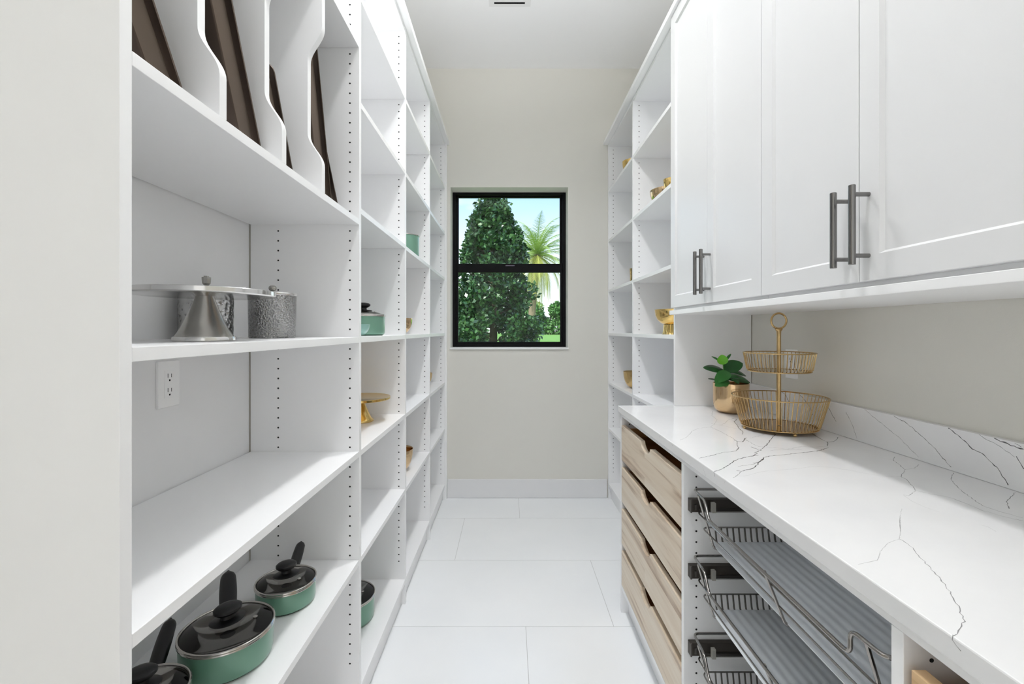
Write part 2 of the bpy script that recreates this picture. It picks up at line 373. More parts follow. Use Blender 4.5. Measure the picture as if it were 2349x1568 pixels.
DR = [2.084, 2.795, 3.485]
SH1 = [-0.022, -0.394, -0.7465]                                       # shelf tops all bays share
left_shelves = {0: [0.362, 0.9375], 1: [0.402, 0.751, 1.1035], 2: [0.3985, 0.747, 1.0965], 3: [0.3985, 0.743, 1.089]}
names = ['nearest white shelf bay on the left, with tray dividers and green pots',
         'second tall white shelf bay on the left, holding the gold cake stand',
         'third tall white shelf bay on the left, with two gold bowls',
         'last tall white shelf bay on the left, against the window wall']
unitsL = []
for i in range(4):
    u = thing('shelf_unit', names[i], 'shelving', (XFL, DL[i]+TH, 0), 'white pantry shelving'); unitsL.append(u)
    if i == 0: panel(u, XFL, XBL, DL[0], 0, R(TOPZ), None)
    fh = XFL-0.0305
    # first bay's panel shows front and middle hole rows
    panel(u, XFL, XBL, DL[i+1], 0.0, R(TOPZ), [fh, -0.752] if True else [fh], hole_range=(-1.085+0.0*i, 1.40))
    ya, yb = DL[i]+TH+0.0008, DL[i+1]-0.0008
    for zt in SH1+left_shelves[i]:
        MB().box(XBL+0.002, XFL-0.0005, ya, yb, R(zt-TH), R(zt), 0.0008).build('shelf', WHITE, u)
    MB().box(XBL+0.002, XFL-0.0005, ya, yb, R(-1.1695-TH), R(-1.1695), 0.0008).build('bottom_shelf', WHITE, u)
    MB().box(XFL-0.038, XFL-0.020, ya, yb, 0.0015, R(-1.1695-TH-0.0005)).build('kick_board', WHITE, u)
    MB().box(XBL, XFL-0.002, ya, yb, R(TOPZ-TH), R(TOPZ-0.0005)).build('top_panel', WHITE, u)
    MB().box(XL+0.0005, XL+0.0045, ya+0.0022, yb-0.0022, R(-1.16), R(TOPZ-TH)).build('back_panel', BACKP, u)
# filler between the last left panel and the window wall
MB().box(XFL-0.008, XFL+0.011, DL[4]+TH+0.0005, YB-0.0005, 0.0, R(TOPZ)).build('filler_strip', WHITE, unitsL[3])
# S-fronted tray dividers in the first bay
def sprofile():
    xf, xr = XFL-0.001, XFL-0.0385
    pts = [(xf, 0.3625), (xf, 0.430)]
    def S(xa, za, xb, zb, n=12):
        res = []
        for k in range(n+1):
            t_ = k/n; res.append((xa+(xb-xa)*(0.5-0.5*math.cos(PI*t_))*1.0, za+(zb-za)*t_))
        return res
    pts += S(xf, 0.432, xr, 0.515); pts += S(xr, 0.705, xf, 0.795); pts += [(xf, 0.917)]
    return pts
for yd in (0.7685, 0.9796, 1.1890):
    pr = sprofile(); n = len(pr); V = []
    for yy in (yd, yd+TH):
        V += [(x, yy, R(z)) for x, z in pr]+[(XBL+0.002, yy, R(0.917)), (XBL+0.002, yy, R(0.3625))]
    m_ = n+2; Fc = [tuple(range(m_)), tuple(range(m_, 2*m_))[::-1]]+[(k, (k+1) % m_, m_+(k+1) % m_, m_+k) for k in range(m_)]
    MB().add(V, Fc).build('divider', WHITE, unitsL[0], True)
# top trim boards
tag(MB().box(XFL+0.0005, -0.461, DL[0], YB-0.001, R(TOPZ), R(1.452), 0.001).box(XBL, XFL+0.0005, DL[0], YB-0.001, R(TOPZ+0.0005), R(1.450)).build('trim_2', WHITE), kind='structure')
tag(MB().box(0.726, XFR-0.002, 0.2, YB-0.001, R(TOPZ+0.001), R(1.452), 0.001).box(XFR-0.002, XBR, 0.2, YB-0.001, R(TOPZ+0.0015), R(1.450)).build('trim_3', WHITE), kind='structure')
# right shelving, two bays
right_shelves = [0.3095, 0.692, 1.0735]
unitsR = []
for i in range(2):
    u = thing('shelf_unit', ['white shelf bay on the right beside the upper cabinets, with a gold footed bowl', 'tall white shelf bay on the right against the window wall'][i], 'shelving', (XFR, DR[i]+TH, 0), 'white pantry shelving'); unitsR.append(u)
    if i == 0: panel(u, XFR, XBR, DR[0], R(-0.3465), R(TOPZ), None)
    panel(u, XFR, XBR, DR[i+1], 0.0, R(TOPZ), [XFR+0.0375, 1.02], hole_range=(-1.085, 1.40))
    ya, yb = DR[i]+TH+0.0008, DR[i+1]-0.0008
    for zt in SH1+right_shelves:
        MB().box(XFR+0.0005, XBR-0.002, ya, yb, R(zt-TH), R(zt), 0.0008).build('shelf', WHITE, u)
    MB().box(XFR+0.0005, XBR-0.002, ya, yb, R(-1.1695-TH), R(-1.1695), 0.0008).build('bottom_shelf', WHITE, u)
    MB().box(XFR+0.020, XFR+0.038, ya, yb, 0.0015, R(-1.1695-TH-0.0005)).build('kick_board', WHITE, u)
    MB().box(XFR+0.002, XBR, ya, yb, R(TOPZ-TH), R(TOPZ-0.0005)).build('top_panel', WHITE, u)
    MB().box(XR-0.0035, XR-0.0005, ya+0.0015, yb-0.0015, R(-1.16), R(TOPZ-TH)).build('back_panel', BACKP, u)

# ================================================================== upper cabinets
def door(unit, y0, y1, hinge_far, hy, label):
    """shaker door in the plane x=.739, handle at y=hy"""
    x = 0.739; xb = 0.758; z0, z1 = R(0.1016), R(1.4215); s = 0.052; d = 0.0075; wv = 0.0055
    g = 0.0012; y0 += g; y1 -= g; e = 0.0012
    def rect(xx, a): return [(xx, y0+a, z0+a), (xx, y1-a, z0+a), (xx, y1-a, z1-a), (xx, y0+a, z1-a)]
    V = rect(xb, 0)+rect(x+e, 0)+rect(x, e)+rect(x, s)+rect(x+d, s+wv)
    Fc = [(0,1,2,3)]
    for r_ in range(4):
        for k in range(4):
            k2 = (k+1) % 4; Fc.append((r_*4+k, r_*4+k2, (r_+1)*4+k2, (r_+1)*4+k))
    Fc.append((16,17,18,19))
    dr = MB().add(V, Fc).build('door', DOORW, unit)
    zc = R(0.2160); bar = MB(); bx = 0.704
    bar.lathe([(0.0, -0.082), (0.0056, -0.082), (0.0066, -0.081), (0.0066, 0.081), (0.0056, 0.082), (0.0, 0.082)], bx, hy, zc, 20)
    for dz in (-0.063, 0.063): bar.tube([(bx, hy, zc+dz), (x-0.0002, hy, zc+dz)], 0.0046, 14)
    tag(bar.build('handle', STEEL, dr, True), 'brushed steel bar handle')
    return dr
cabs = [('white upper cabinet at the far end of the counter, next to the open shelves', 1.3348, 2.0825, 1.700),
        ('white upper cabinet nearest the camera above the quartz counter', 0.589, 1.3338, 0.962)]
for lab, ya, yb, ym in cabs:
    u = thing('upper_cabinet', lab, 'cabinet', (0.93, (ya+yb)/2, R(0.089)), 'white upper cabinets')
    MB().box(0.7595, XR-0.001, ya+0.0005, yb-0.0005, R(0.0893), R(TOPZ), 0.0005).build('body', WHITE, u)
    door(u, ya, ym, False, ym-0.0275, ''); door(u, ym, yb, True, ym+0.0265, '')
tag(MB().box(0.733, XR-0.001, 0.30, 2.0835, R(0.0700), R(0.0890), 0.0012).build('light_rail', WHITE), 'long thin white board running under the upper cabinets', 'shelf board')

# ================================================================== base cabinets
XB0 = 0.512; CT = -0.347
bu = []
for lab, ya, yb in (('white base cabinet with four wooden drawers at the far end of the counter', 1.353, 2.076),
                    ('white base cabinet with pull-out wire baskets', 0.610, 1.334),
                    ('nearest white base cabinet with a wooden drawer, at the bottom right corner', -0.130, 0.591)):
    u = thing('base_cabinet', lab, 'cabinet', (0.8, (ya+yb)/2, 0), 'white base cabinets'); bu.append(u)
    far = MB().box(XB0, 1.108, yb, yb+TH, 0.0, R(CT-0.0465), 0.0007).build('side_panel', WHITE, u)
    h = MB(); holes(h, 0, yb, -0.430-0.032, -0.43, [0.5485]); 
    z = -1.13
    h2 = MB(); holes(h2, 0, yb, -1.1005, -0.42, [0.5485, 0.98], skip=[(-0.53, -0.487), (-0.722, -0.681), (-0.948, -0.904)] if lab.find('wire') > 0 else [])
    tag(h2.build('pin_holes', BLACKH, far), kind='stuff')
    a, b = ya+0.0006, yb-0.0006
    MB().box(XB0, 1.104, a, b, R(-1.160-TH), R(-1.160), 0.0006).build('bottom_shelf', WHITE, u)
    MB().box(XB0+0.032, XB0+0.05, a, b, 0.0015, R(-1.180)).build('kick_board', WHITE, u)
    MB().box(1.1045, 1.108, a, b, R(-1.158), R(-0.40)).build('back_panel', BACKP, u)
# top board under the slab (one continuous board)
tag(MB().box(XB0, 1.108, -0.15, 2.095, R(CT-0.0460), R(CT-0.0305), 0.0006).build('counter_subtop', WHITE), 'long white sub-top board directly under the quartz slab', 'board')
ct = tag(MB().box(0.503, XR-0.001, -0.20, 2.103, R(CT-0.030), R(CT), 0.0022).build('countertop', QUARTZ), 'glossy white quartz countertop with thin grey veins', 'countertop')
ct_cut = None
bs = tag(MB().box(1.0920, XR-0.0008, -0.20, 2.0832, R(CT)+0.0004, R(-0.2420), 0.0012).build('backsplash', QUARTZ_LIT), 'low white quartz backsplash strip with grey veins behind the counter', 'backsplash')
# drawers
def drawer(unit, ya, yb, zt, zb, wm):
    x0, x1 = XB0, XB0+0.018; yc = (ya+yb)/2; hw = 0.062; dp = 0.030
    top = []
    top += [(ya, zt), (yc-hw, zt)]
    for k in range(1, 16):
        t_ = k/16; top.append((yc-hw+2*hw*t_, zt-dp*math.sin(PI*t_)**0.55))
    top += [(yc+hw, zt), (yb, zt)]
    poly = top+[(yb, zb), (ya, zb)]; n = len(poly)
    V = [(x0, a, R(b)) for a, b in poly]+[(x1, a, R(b)) for a, b in poly]
    root = MB().add(V, [tuple(range(n)), tuple(range(n, 2*n))[::-1]]+[(k, (k+1) % n, n+(k+1) % n, n+k) for k in range(n)]).build('drawer', wm, unit)
    q = MB(); zt2 = zt-0.040; 
    q.box(x1+0.0003, 1.06, ya+0.012, ya+0.026, R(zb+0.012), R(zt2+0.028)); q.box(x1+0.0003, 1.06, yb-0.026, yb-0.012, R(zb+0.012), R(zt2+0.028))
    q.box(1.046, 1.06, ya+0.026, yb-0.026, R(zb+0.012), R(zt2+0.028)); q.box(x1+0.0003, 1.046, ya+0.026, yb-0.026, R(zb+0.012), R(zb+0.022))
    tag(q.build('drawer_box', WOODB, root), 'darker orange wood box behind the drawer front')
    return root
DZ = [(-0.432, -0.588), (-0.623, -0.778), (-0.812, -0.968), (-1.002, -1.157)]
for i, (a, b) in enumerate(DZ): drawer(bu[0], 1.353+0.003, 2.076-0.003, a, b, WOOD[i])
for i, (a, b) in enumerate(DZ[:2]): drawer(bu[2], -0.127, 0.579, a, b, WOODF)
# slides and baskets
def basket(ztop, lab):
    y0, y1 = 0.634, 1.311
    t = thing('wire_basket', lab, 'basket', (0.78, (y0+y1)/2, R(ztop-0.150)), 'pull-out wire baskets')
    Z = lambda d: R(ztop+d)
    r = 0.0036
    path = [(0.80, y1, Z(0)), (0.531, y1, Z(0)), (0.526, 1.225, Z(0)), (0.520, 1.183, Z(-0.037)), (0.520, 0.693, Z(-0.037)), (0.522, 0.697, Z(0)), (0.526, y0, Z(0)), (1.03, y0, Z(0)), (1.03, y1, Z(0)), (0.80, y1, Z(0))]
    MB().tube(fillet(path, 0.016, 6), r, 10).build('top_frame', WIREM, t, True)
    for yy, zt in ((1.262, 0.0), (0.935, -0.037), (0.668, 0.0)):
        p = [(0.524, yy, Z(zt)), (0.569, yy, Z(-0.150)), (1.018, yy, Z(-0.150)), (1.03, yy, Z(0))]
        MB().tube(fillet(p, 0.014, 6), 0.0033, 10).build('hoop', WIREM, t, True)
    for xx, d in ((0.5395, -0.064), (0.5545, -0.109)):
        MB().tube(fillet([(1.02, y1-0.003, Z(d)), (xx, y1-0.003, Z(d)), (xx, y0+0.003, Z(d)), (1.02, y0+0.003, Z(d))], 0.02, 6), 0.0023, 8).build('rail_wire', WIREM, t, True)
    q = MB(); x = 0.592
    while x < 1.01:
        q.tube(fillet([(x, y1-0.004, Z(-0.109)), (x, y1-0.012, Z(-0.148)), (x, y0+0.012, Z(-0.148)), (x, y0+0.004, Z(-0.109))], 0.008, 3), 0.0023, 6); x += 0.0168
    tag(q.build('floor_wires', WIRE_BACKLIT, t, True), kind='stuff')
    # ribbed liner
    V = []; Fc = []; n = 180; xa, xb = 0.5705, 1.015
    for k in range(n+1):
        x = xa+(xb-xa)*k/n; z = 0.0008*math.sin(2*PI*(x-xa)/0.0235)
        if k < 3: z += 0
        for yy in (y0+0.020, y1-0.020):
            V.append((x, yy, Z(-0.1432)+z))
        for yy in (y0+0.020, y1-0.020):
            V.append((x, yy, Z(-0.1450)))
    for k in range(n):
        b = k*4; c = b+4
        Fc += [(b, b+1, c+1, c), (b+2, c+2, c+3, b+3), (b, c, c+2, b+2), (b+1, b+3, c+3, c+1)]
    Fc += [(0, 2, 3, 1), (n*4, n*4+1, n*4+3, n*4+2)]
    tag(MB().add(V, Fc).build('liner', LINER, t), 'grey ribbed plastic liner')
    for (yy) in (1.3105-0.012,):
        MB().box(0.577, 0.588, yy-0.006, yy+0.006, Z(-0.062), Z(-0.034), 0.001).build('clip', CLIP, t)
    return t
BZ = [-0.4575, -0.6495, -0.873]
BL = ['topmost of the wire baskets, just under the quartz counter', 'middle pull-out wire basket, below the topmost one', 'lowest visible pull-out wire basket, cut off by the bottom of the picture']
for i, zt in enumerate(BZ):
    basket(zt, BL[i])
    zs = zt-0.032
    s_ = MB().box(0.5235, 1.02, 1.3165, 1.3338, R(zs-0.037), R(zs), 0.001).build('slide', SLIDE, bu[1])
    MB().box(0.5235, 0.528, 1.3125, 1.3165, R(zs-0.037), R(zs)).box(0.55, 1.0, 1.3135, 1.3164, R(zs-0.035), R(zs-0.026)).box(0.5355, 0.541, 1.3135, 1.3164, R(zs-0.030), R(zs-0.014)).build('slide_catch', mat('slide_steel', (0.16,0.15,0.14), 0.35, 0.9), s_)
    MB().box(0.5235, 1.02, 0.6105, 0.6265, R(zs-0.037), R(zs), 0.001).build('slide', SLIDE, bu[1])

# ================================================================== veins in the quartz (flat inlays lying on the slab)
def onct(p): # counter plane
    x, y = p; z = -CT*F/(y-757); return Vector(((x-1168)*z/F, z, R(CT)+0.00015))
def onbs(p):
    x, y = p; z = 1.092*F/(x-1168); return Vector((1.09185, z, R((757-y)*z/F)))
def onfr(p):
    x, y = p; z = 0.503*F/(x-1168); return Vector((0.50285, z, R((757-y)*z/F)))
def ribbon(mb, pts, w0, nrm, jag=0.35, rnd=None):
    P = [Vector(p) for p in pts]; Q = []
    for a, b in zip(P, P[1:]):
        n = max(1, int((b-a).length/0.006)); d = (b-a)
        side = d.normalized().cross(nrm) if d.length > 0 else Vector((0,0,0))
        for k in range(n):
            t_ = k/n; Q.append(a+d*t_+side*(rnd.uniform(-1, 1)*jag*0.0024))
    Q.append(P[-1]); V = []
    for i, q in enumerate(Q):
        T = (Q[min(i+1, len(Q)-1)]-Q[max(i-1, 0)])
        if T.length < 1e-9: T = Vector((0,1,0))
        s_ = T.normalized().cross(nrm); w = w0*rnd.uniform(0.35, 1.25)/2
        V += [q+s_*w, q-s_*w]
    mb.add(V, [(2*i, 2*i+1, 2*i+3, 2*i+2) for i in range(len(Q)-1)])
A = lambda l: [(1560+a/5.8725, 930+b/5.8725) for a, b in l]       # crop a of the photo
B = lambda l: [(1940+a/4.611, 880+b/4.611) for a, b in l]         # crop b
C = lambda l: [(1550+a/2.94, 1050+b/2.94) for a, b in l]          # crop c
ctv = [ # (points, width, tone)
 (A([(-150,500),(0,465),(90,425),(160,345),(250,305),(410,290)]), .0013, 'M'), (A([(410,290),(455,250),(500,190),(425,130),(440,70)]), .0012, 'M'),
 (A([(420,240),(530,265),(610,235),(640,195),(720,175)]), .0016, 'M'), (A([(540,265),(700,295),(800,320),(845,355)]), .0012, 'M'),
 (A([(700,170),(760,185),(730,215),(770,260),(790,300),(850,350),(840,385)]), .0024, 'D'), (A([(415,290),(530,340),(620,390),(700,430),(740,465)]), .0018, 'M'),
 (A([(735,460),(770,480),(840,490),(870,450),(890,430)]), .0038, 'D'), (A([(770,480),(765,530),(790,570),(760,605),(690,620),(580,630),(450,665),(260,708)]), .0022, 'D'),
 (A([(870,450),(940,490),(990,520),(1060,550),(1180,560),(1340,572),(1450,590),(1640,588)]), .0020, 'M'), (A([(1255,350),(1285,390),(1215,460),(1165,530),(1100,580)]), .0028, 'D'),
 (A([(950,555),(1050,590),(1100,605)]), .0026, 'D'), (A([(1100,590),(1000,640),(1040,640),(980,680)]), .0026, 'D'),
 (A([(1050,665),(890,692),(800,715),(720,750),(650,800),(590,840),(530,870),(460,885)]), .0032, 'D'), (A([(940,440),(1050,410),(1120,395),(1160,370)]), .0012, 'M'),
 (A([(1210,605),(1400,590),(1520,575),(1640,548),(1800,560),(1990,545)]), .0014, 'M'), (A([(1780,375),(1850,420),(1920,460),(1990,490),(1985,545)]), .0030, 'D'),
 (A([(1990,492),(2060,485),(2110,460),(2130,425)]), .0022, 'D'), (A([(2110,460),(2200,460),(2349,456)]), .0010, 'L'),
 (A([(2000,565),(1900,600),(1750,622),(1620,635),(1500,650),(1400,660),(1200,680),(1130,700),(1110,740),(1050,765),(980,770)]), .0036, 'D'),
 (A([(1130,710),(1060,760),(1040,800),(970,845),(880,870),(820,885),(760,875)]), .0034, 'D'), (A([(1060,765),(960,795),(850,805),(780,820)]), .0022, 'M'),
 (A([(825,885),(790,920),(760,945),(715,972)]), .0024, 'M'), (A([(760,945),(850,950),(930,935),(1030,905),(1150,882),(1300,872),(1560,850),(1800,818),(2050,830),(2200,858),(2349,880)]), .0012, 'L'),
 (B([(0,905),(200,945),(400,978),(580,980)]), .0011, 'L'), (B([(580,980),(615,935),(625,905),(560,850),(500,805),(520,770),(600,735)]), .0016, 'M'),
 (B([(625,905),(720,895),(780,850),(800,800)]), .0013, 'M'), (B([(580,980),(640,1010),(690,1065),(740,1128)]), .0018, 'M'), (B([(740,1128),(690,1165),(660,1185),(610,1172)]), .0013, 'M'),
 (B([(740,1128),(900,1165),(1080,1195),(1250,1255),(1450,1340),(1700,1410),(1880,1450)]), .0014, 'M'), (B([(610,1175),(700,1240),(840,1305),(990,1355)]), .0010, 'L'),
 (B([(1120,900),(1140,940),(1110,1000),(1150,1060),(1240,1140),(1350,1220),(1440,1285),(1550,1325),(1700,1370),(1870,1415)]), .0017, 'M'),
 (B([(1775,1095),(1790,1150),(1740,1200),(1700,1250),(1730,1320)]), .0020, 'M'), (B([(1420,1490),(1500,1510),(1590,1560)]), .0010, 'L'), (B([(350,775),(500,805)]), .0010, 'L'),
 (B([(595,1320),(575,1400),(575,1560)]), .0010, 'L'),
 (C([(1510,400),(1515,480),(1510,545)]), .0012, 'L'), (C([(1510,545),(1430,575),(1380,630),(1360,690),(1230,718)]), .0012, 'L'),
 (C([(1510,545),(1600,605),(1650,670),(1770,800),(1850,900),(1920,1030),(1945,1100),(1910,1165),(1872,1200)]), .0014, 'M')]
bsv = [(B([(0,300),(50,390),(80,460),(120,580)]), .0018, 'M'), (B([(200,270),(320,370),(430,460),(560,565),(680,680),(770,775)]), .0013, 'M'),
 (B([(510,330),(640,410),(780,530),(930,665),(1030,785),(1115,880)]), .0018, 'D'), (B([(1085,463),(1180,540),(1290,630),(1340,685),(1460,745),(1520,810),(1600,885),(1640,935),(1680,1010),(1720,1070)]), .0026, 'D'),
 (B([(1410,520),(1530,605),(1640,670),(1790,775)]), .0014, 'M'), (B([(1570,560),(1640,605),(1750,650),(1884,690)]), .0034, 'D'), (B([(1790,605),(1860,670)]), .0020, 'M'),
 (B([(1805,765),(1850,840),(1884,900)]), .0026, 'D'), (B([(-230,175),(-190,240),(-150,310),(-100,400)]), .0026, 'M'), (B([(-480,110),(-420,190),(-380,240),(-350,330)]), .0026, 'D'), (B([(-700,60),(-640,110),(-600,190)]), .003, 'D')]
frv = [(A([(455,890),(470,955)]), .0022, 'D'), (A([(305,830),(350,950)]), .0012, 'L'), (A([(610,1010),(590,1050)]), .0010, 'L'),
 ([(2188.5,1457),(2186,1466),(2195,1480),(2205,1493)], .0013, 'M'), ([(1513,999),(1514,1003)], .0016, 'M'), ([(1541,1017),(1543,1023)], .0016, 'M')]
rnd = random.Random(3)
for par, data, fn, nrm in ((ct, ctv, onct, Vector((0,0,1))), (bs, bsv, onbs, Vector((-1,0,0))), (ct, frv, onfr, Vector((-1,0,0)))):
    for tone, m in (('D', VEIND), ('M', VEINM), ('L', VEINL)):
        q = MB()
        for pts, w_, tn in data:
            if tn == tone:
                P = []
                for p in pts:
                    if fn is onct:
                        v_ = fn(p)
                        if v_.x > 1.091 or v_.x < 0.504: continue
                        P.append(v_)
                    elif fn is onbs:
                        v_ = fn(p); v_.z = min(max(v_.z, R(CT)+0.001), R(-0.2432)); P.append(v_)
                    else: P.append(fn(p))
                if len(P) > 1: ribbon(q, P, w_*0.8, nrm, 0.6 if tn != 'L' else 0.2, rnd)
        if q.v: tag(q.build('veining', m, par), kind='stuff')

# ================================================================== outlets
def outlet(side, y0, lab):
    xw = (XL+0.0045) if side < 0 else XR
    s_ = 1 if side < 0 else -1
    t = thing('wall_outlet', lab, 'outlet', (xw, y0+0.0355, R(-0.132)), 'white wall outlets')
    X = lambda d: xw+s_*d
    def bx(mb, d0, d1, a, b, c, e_, ch=0): mb.box(min(X(d0), X(d1)), max(X(d0), X(d1)), a, b, c, e_, ch); return mb
    bx(MB(), 0.0003, 0.0065, y0, y0+0.071, R(-0.1895), R(-0.0755), 0.0015).build('plate', OUTM, t)
    bx(MB(), 0.0066, 0.0078, y0+0.0195, y0+0.0515, R(-0.1660), R(-0.0990), 0.0005).build('receptacle', OUTM, t)
    q = MB()
    for zc in (-0.1125, -0.1480):
        bx(q, 0.0078, 0.0081, y0+0.0285, y0+0.030, R(zc-0.004), R(zc+0.006)); bx(q, 0.0078, 0.0081, y0+0.0405, y0+0.042, R(zc-0.004), R(zc+0.005)); bx(q, 0.0078, 0.0081, y0+0.033, y0+0.0375, R(zc-0.013), R(zc-0.0085))
    q.build('slots', BLACKH, t)
outlet(-1, 1.088, 'white double outlet on the back of the first left shelf bay')
outlet(1, 1.751, 'white outlet on the greige wall behind the two-tier gold basket')

# ================================================================== baking trays
def tray(xf, yb, zlow, lean, wd, ht, lab, depth=0.024):
    """half-open pan standing on its edge; rim's lower edge at (yb, zlow), leaning towards the camera"""
    root = thing('baking_tray', lab, 'baking tray', (xf-wd/2, yb, R(zlow)), 'dark baking trays in the divider rack')
    a = math.radians(lean); vdir = Vector((0, -math.sin(a), math.cos(a))); ndir = Vector((0, math.cos(a), math.sin(a))); O = Vector((xf, yb, R(zlow)))
    def P(u, v_, n): return O+Vector((-u, 0, 0))+vdir*v_+ndir*n
    def loop(ins, n, rc=0.022):
        pts = []
        rc = max(0.004, rc)
        for (cu, cv, a0) in ((wd-ins-rc, ht-ins-rc, 0), (ins+rc, ht-ins-rc, 90), (ins+rc, ins+rc, 180), (wd-ins-rc, ins+rc, 270)):
            for k in range(5):
                t_ = math.radians(a0+90*k/4); pts.append(P(cu+rc*math.cos(t_), cv+rc*math.sin(t_), n))
        return pts
    def skin(mb, loops, cap0=False, cap1=False):
        V = [p for l in loops for p in l]; n = len(loops[0]); Fc = []
        for i in range(len(loops)-1):
            for k in range(n): Fc.append((i*n+k, i*n+(k+1) % n, (i+1)*n+(k+1) % n, (i+1)*n+k))
        if cap0: Fc.append(tuple(range(n))[::-1])
        if cap1: Fc.append(tuple((len(loops)-1)*n+k for k in range(n)))
        mb.add(V, Fc)
    q = MB(); d = depth
    skin(q, [loop(0.030, -d, 0.016), loop(0.028, -d+0.001, 0.018), loop(0.0274, -d+0.0025, 0.018)], True)
    skin(q, [loop(0.031, -d+0.0012, 0.016), loop(0.0175, -0.003, 0.022), loop(0.016, 0.0, 0.024)], True)
    q.build('pan', TRAYM, root, True)
    q = MB(); skin(q, [loop(0.0274, -d+0.0025, 0.018), loop(0.016, -0.003, 0.022), loop(0.0145, -0.0005, 0.024)]); q.build('side_wall', TRAY_LIT, root, True)
    q = MB(); skin(q, [loop(0.0145, -0.0008), loop(0.0035, -0.0012), loop(0.0006, -0.0030), loop(0.0, 0.0), loop(0.0012, 0.0020), loop(0.0035, 0.0016), loop(0.0145, 0.0006)])
    q.build('rolled_rim', TRAYL, root, True)
XT = -0.530
tray(-0.525, 0.747, 0.3632, 31, 0.30, 0.250, 'brown baking tray in the nearest slot of the divider rack', 0.026)
tray(-0.525, 0.974, 0.3632, 23, 0.305, 0.400, 'largest dark baking tray, standing in the second slot')
tray(-0.530, 1.128, 0.3632, 24, 0.29, 0.262, 'short baking tray with rounded corner in the third slot', 0.020)
tray(-0.525, 1.352, 0.3632, 14.5, 0.30, 0.44, 'tall baking tray in the farthest slot, behind the last divider', 0.022)
tray(-0.545, 1.474, 0.3632, 33, 0.285, 0.225, 'second tray in the farthest slot, leaning behind the tall one', 0.016)

# ================================================================== kitchenware builders
def dish(name, label, cat, c, prof, m, group=None, n=56, wave=None, **kw):
    """single lathe object standing with its base at height c.z"""
    o = MB().lathe(prof, c[0], c[1], c[2], n, wave=wave)
    me = o.build(name, m, None, True)
    return tag(me, label, cat, group)
def cake_stand(name, label, c, m_plate, m_stem, r=0.130, h=0.1030, foot=0.0565, group='cake stands'):
    t = thing(name, label, 'cake stand', c, group)
    x, y, z = c
    MB().lathe([(0, h-0.0115), (r-0.010, h-0.0115), (r-0.0015, h-0.0105), (r, h-0.009), (r, h-0.001), (r-0.001, h), (r-0.005, h-0.0005), (r-0.008, h-0.0012), (0, h-0.0012)], x, y, z, 96).build('plate', m_plate, t, True)
    MB().lathe([(0, 0.0092), (foot-0.004, 0.0092), (0.0475, 0.0165), (0.0425, 0.0245), (0.036, 0.038), (0.030, 0.053), (0.0240, 0.068), (0.0195, 0.081), (0.0165, h-0.0116), (0.0, h-0.0116)], x, y, z, 64).build('stem', m_stem, t, True)
    MB().lathe([(0, 0.0004), (foot-0.001, 0.0004), (foot, 0.0015), (foot, 0.0075), (foot-0.0012, 0.0091), (0, 0.0091)], x, y, z, 64).build('foot', m_plate, t, True)
    return t
ZS = {'mid': -0.022, 'bench': -0.394, 'low': -0.7465, 'bot': -1.1695}
cake_stand('cake_stand', 'silver cake stand with wide round plate and flared stem in front of the canisters', (-0.622, 0.93, R(ZS['mid'])), SILVER, SATIN, 0.1305, 0.1030, 0.0555)
cake_stand('cake_stand', 'gold cake stand in the second left shelf bay', (-0.645, 1.97, R(ZS['bench'])), GOLD, GOLD, 0.127, 0.106, 0.056)
def canister(c, m, label, knob):
    t = thing('canister', label, 'canister', c, 'hammered metal canisters'); x, y, z = c
    wv = None
    MB().lathe([(0, 0.0004), (0.0585, 0.0004), (0.0595, 0.004), (0.0605, 0.06), (0.0612, 0.118), (0.0, 0.118)], x, y, z, 64).build('body', m, t, True)
    lid = MB().lathe([(0, 0.1182), (0.0628, 0.1182), (0.064, 0.120), (0.064, 0.124), (0.062, 0.1265), (0.035, 0.1285), (0.0, 0.1295)], x, y, z, 64).build('lid', SILVER, t, True)
    if knob == 'facet':
        MB().lathe([(0, 0.1292), (0.0065, 0.1292), (0.0048, 0.133), (0.0048, 0.136), (0.0095, 0.142), (0.0105, 0.153), (0.0105, 0.1575), (0.006, 0.1582), (0.006, 0.161), (0, 0.161)], x, y, z, 8).build('knob', SATIN, lid)
    else:
        MB().lathe([(0, 0.1292), (0.005, 0.1292), (0.0045, 0.132), (0.008, 0.134), (0.0105, 0.1385), (0.0098, 0.144), (0.006, 0.1475), (0, 0.1485)], x, y, z, 24).build('knob', SATIN, lid, True)
canister((-0.775, 1.165, R(ZS['mid'])), HAMMER2, 'silver canister with a faceted knob, behind the silver cake stand', 'facet')
canister((-0.667, 1.283, R(ZS['mid'])), HAMMER, 'dimpled silver canister with a round knob, right of the silver cake stand', 'ball')

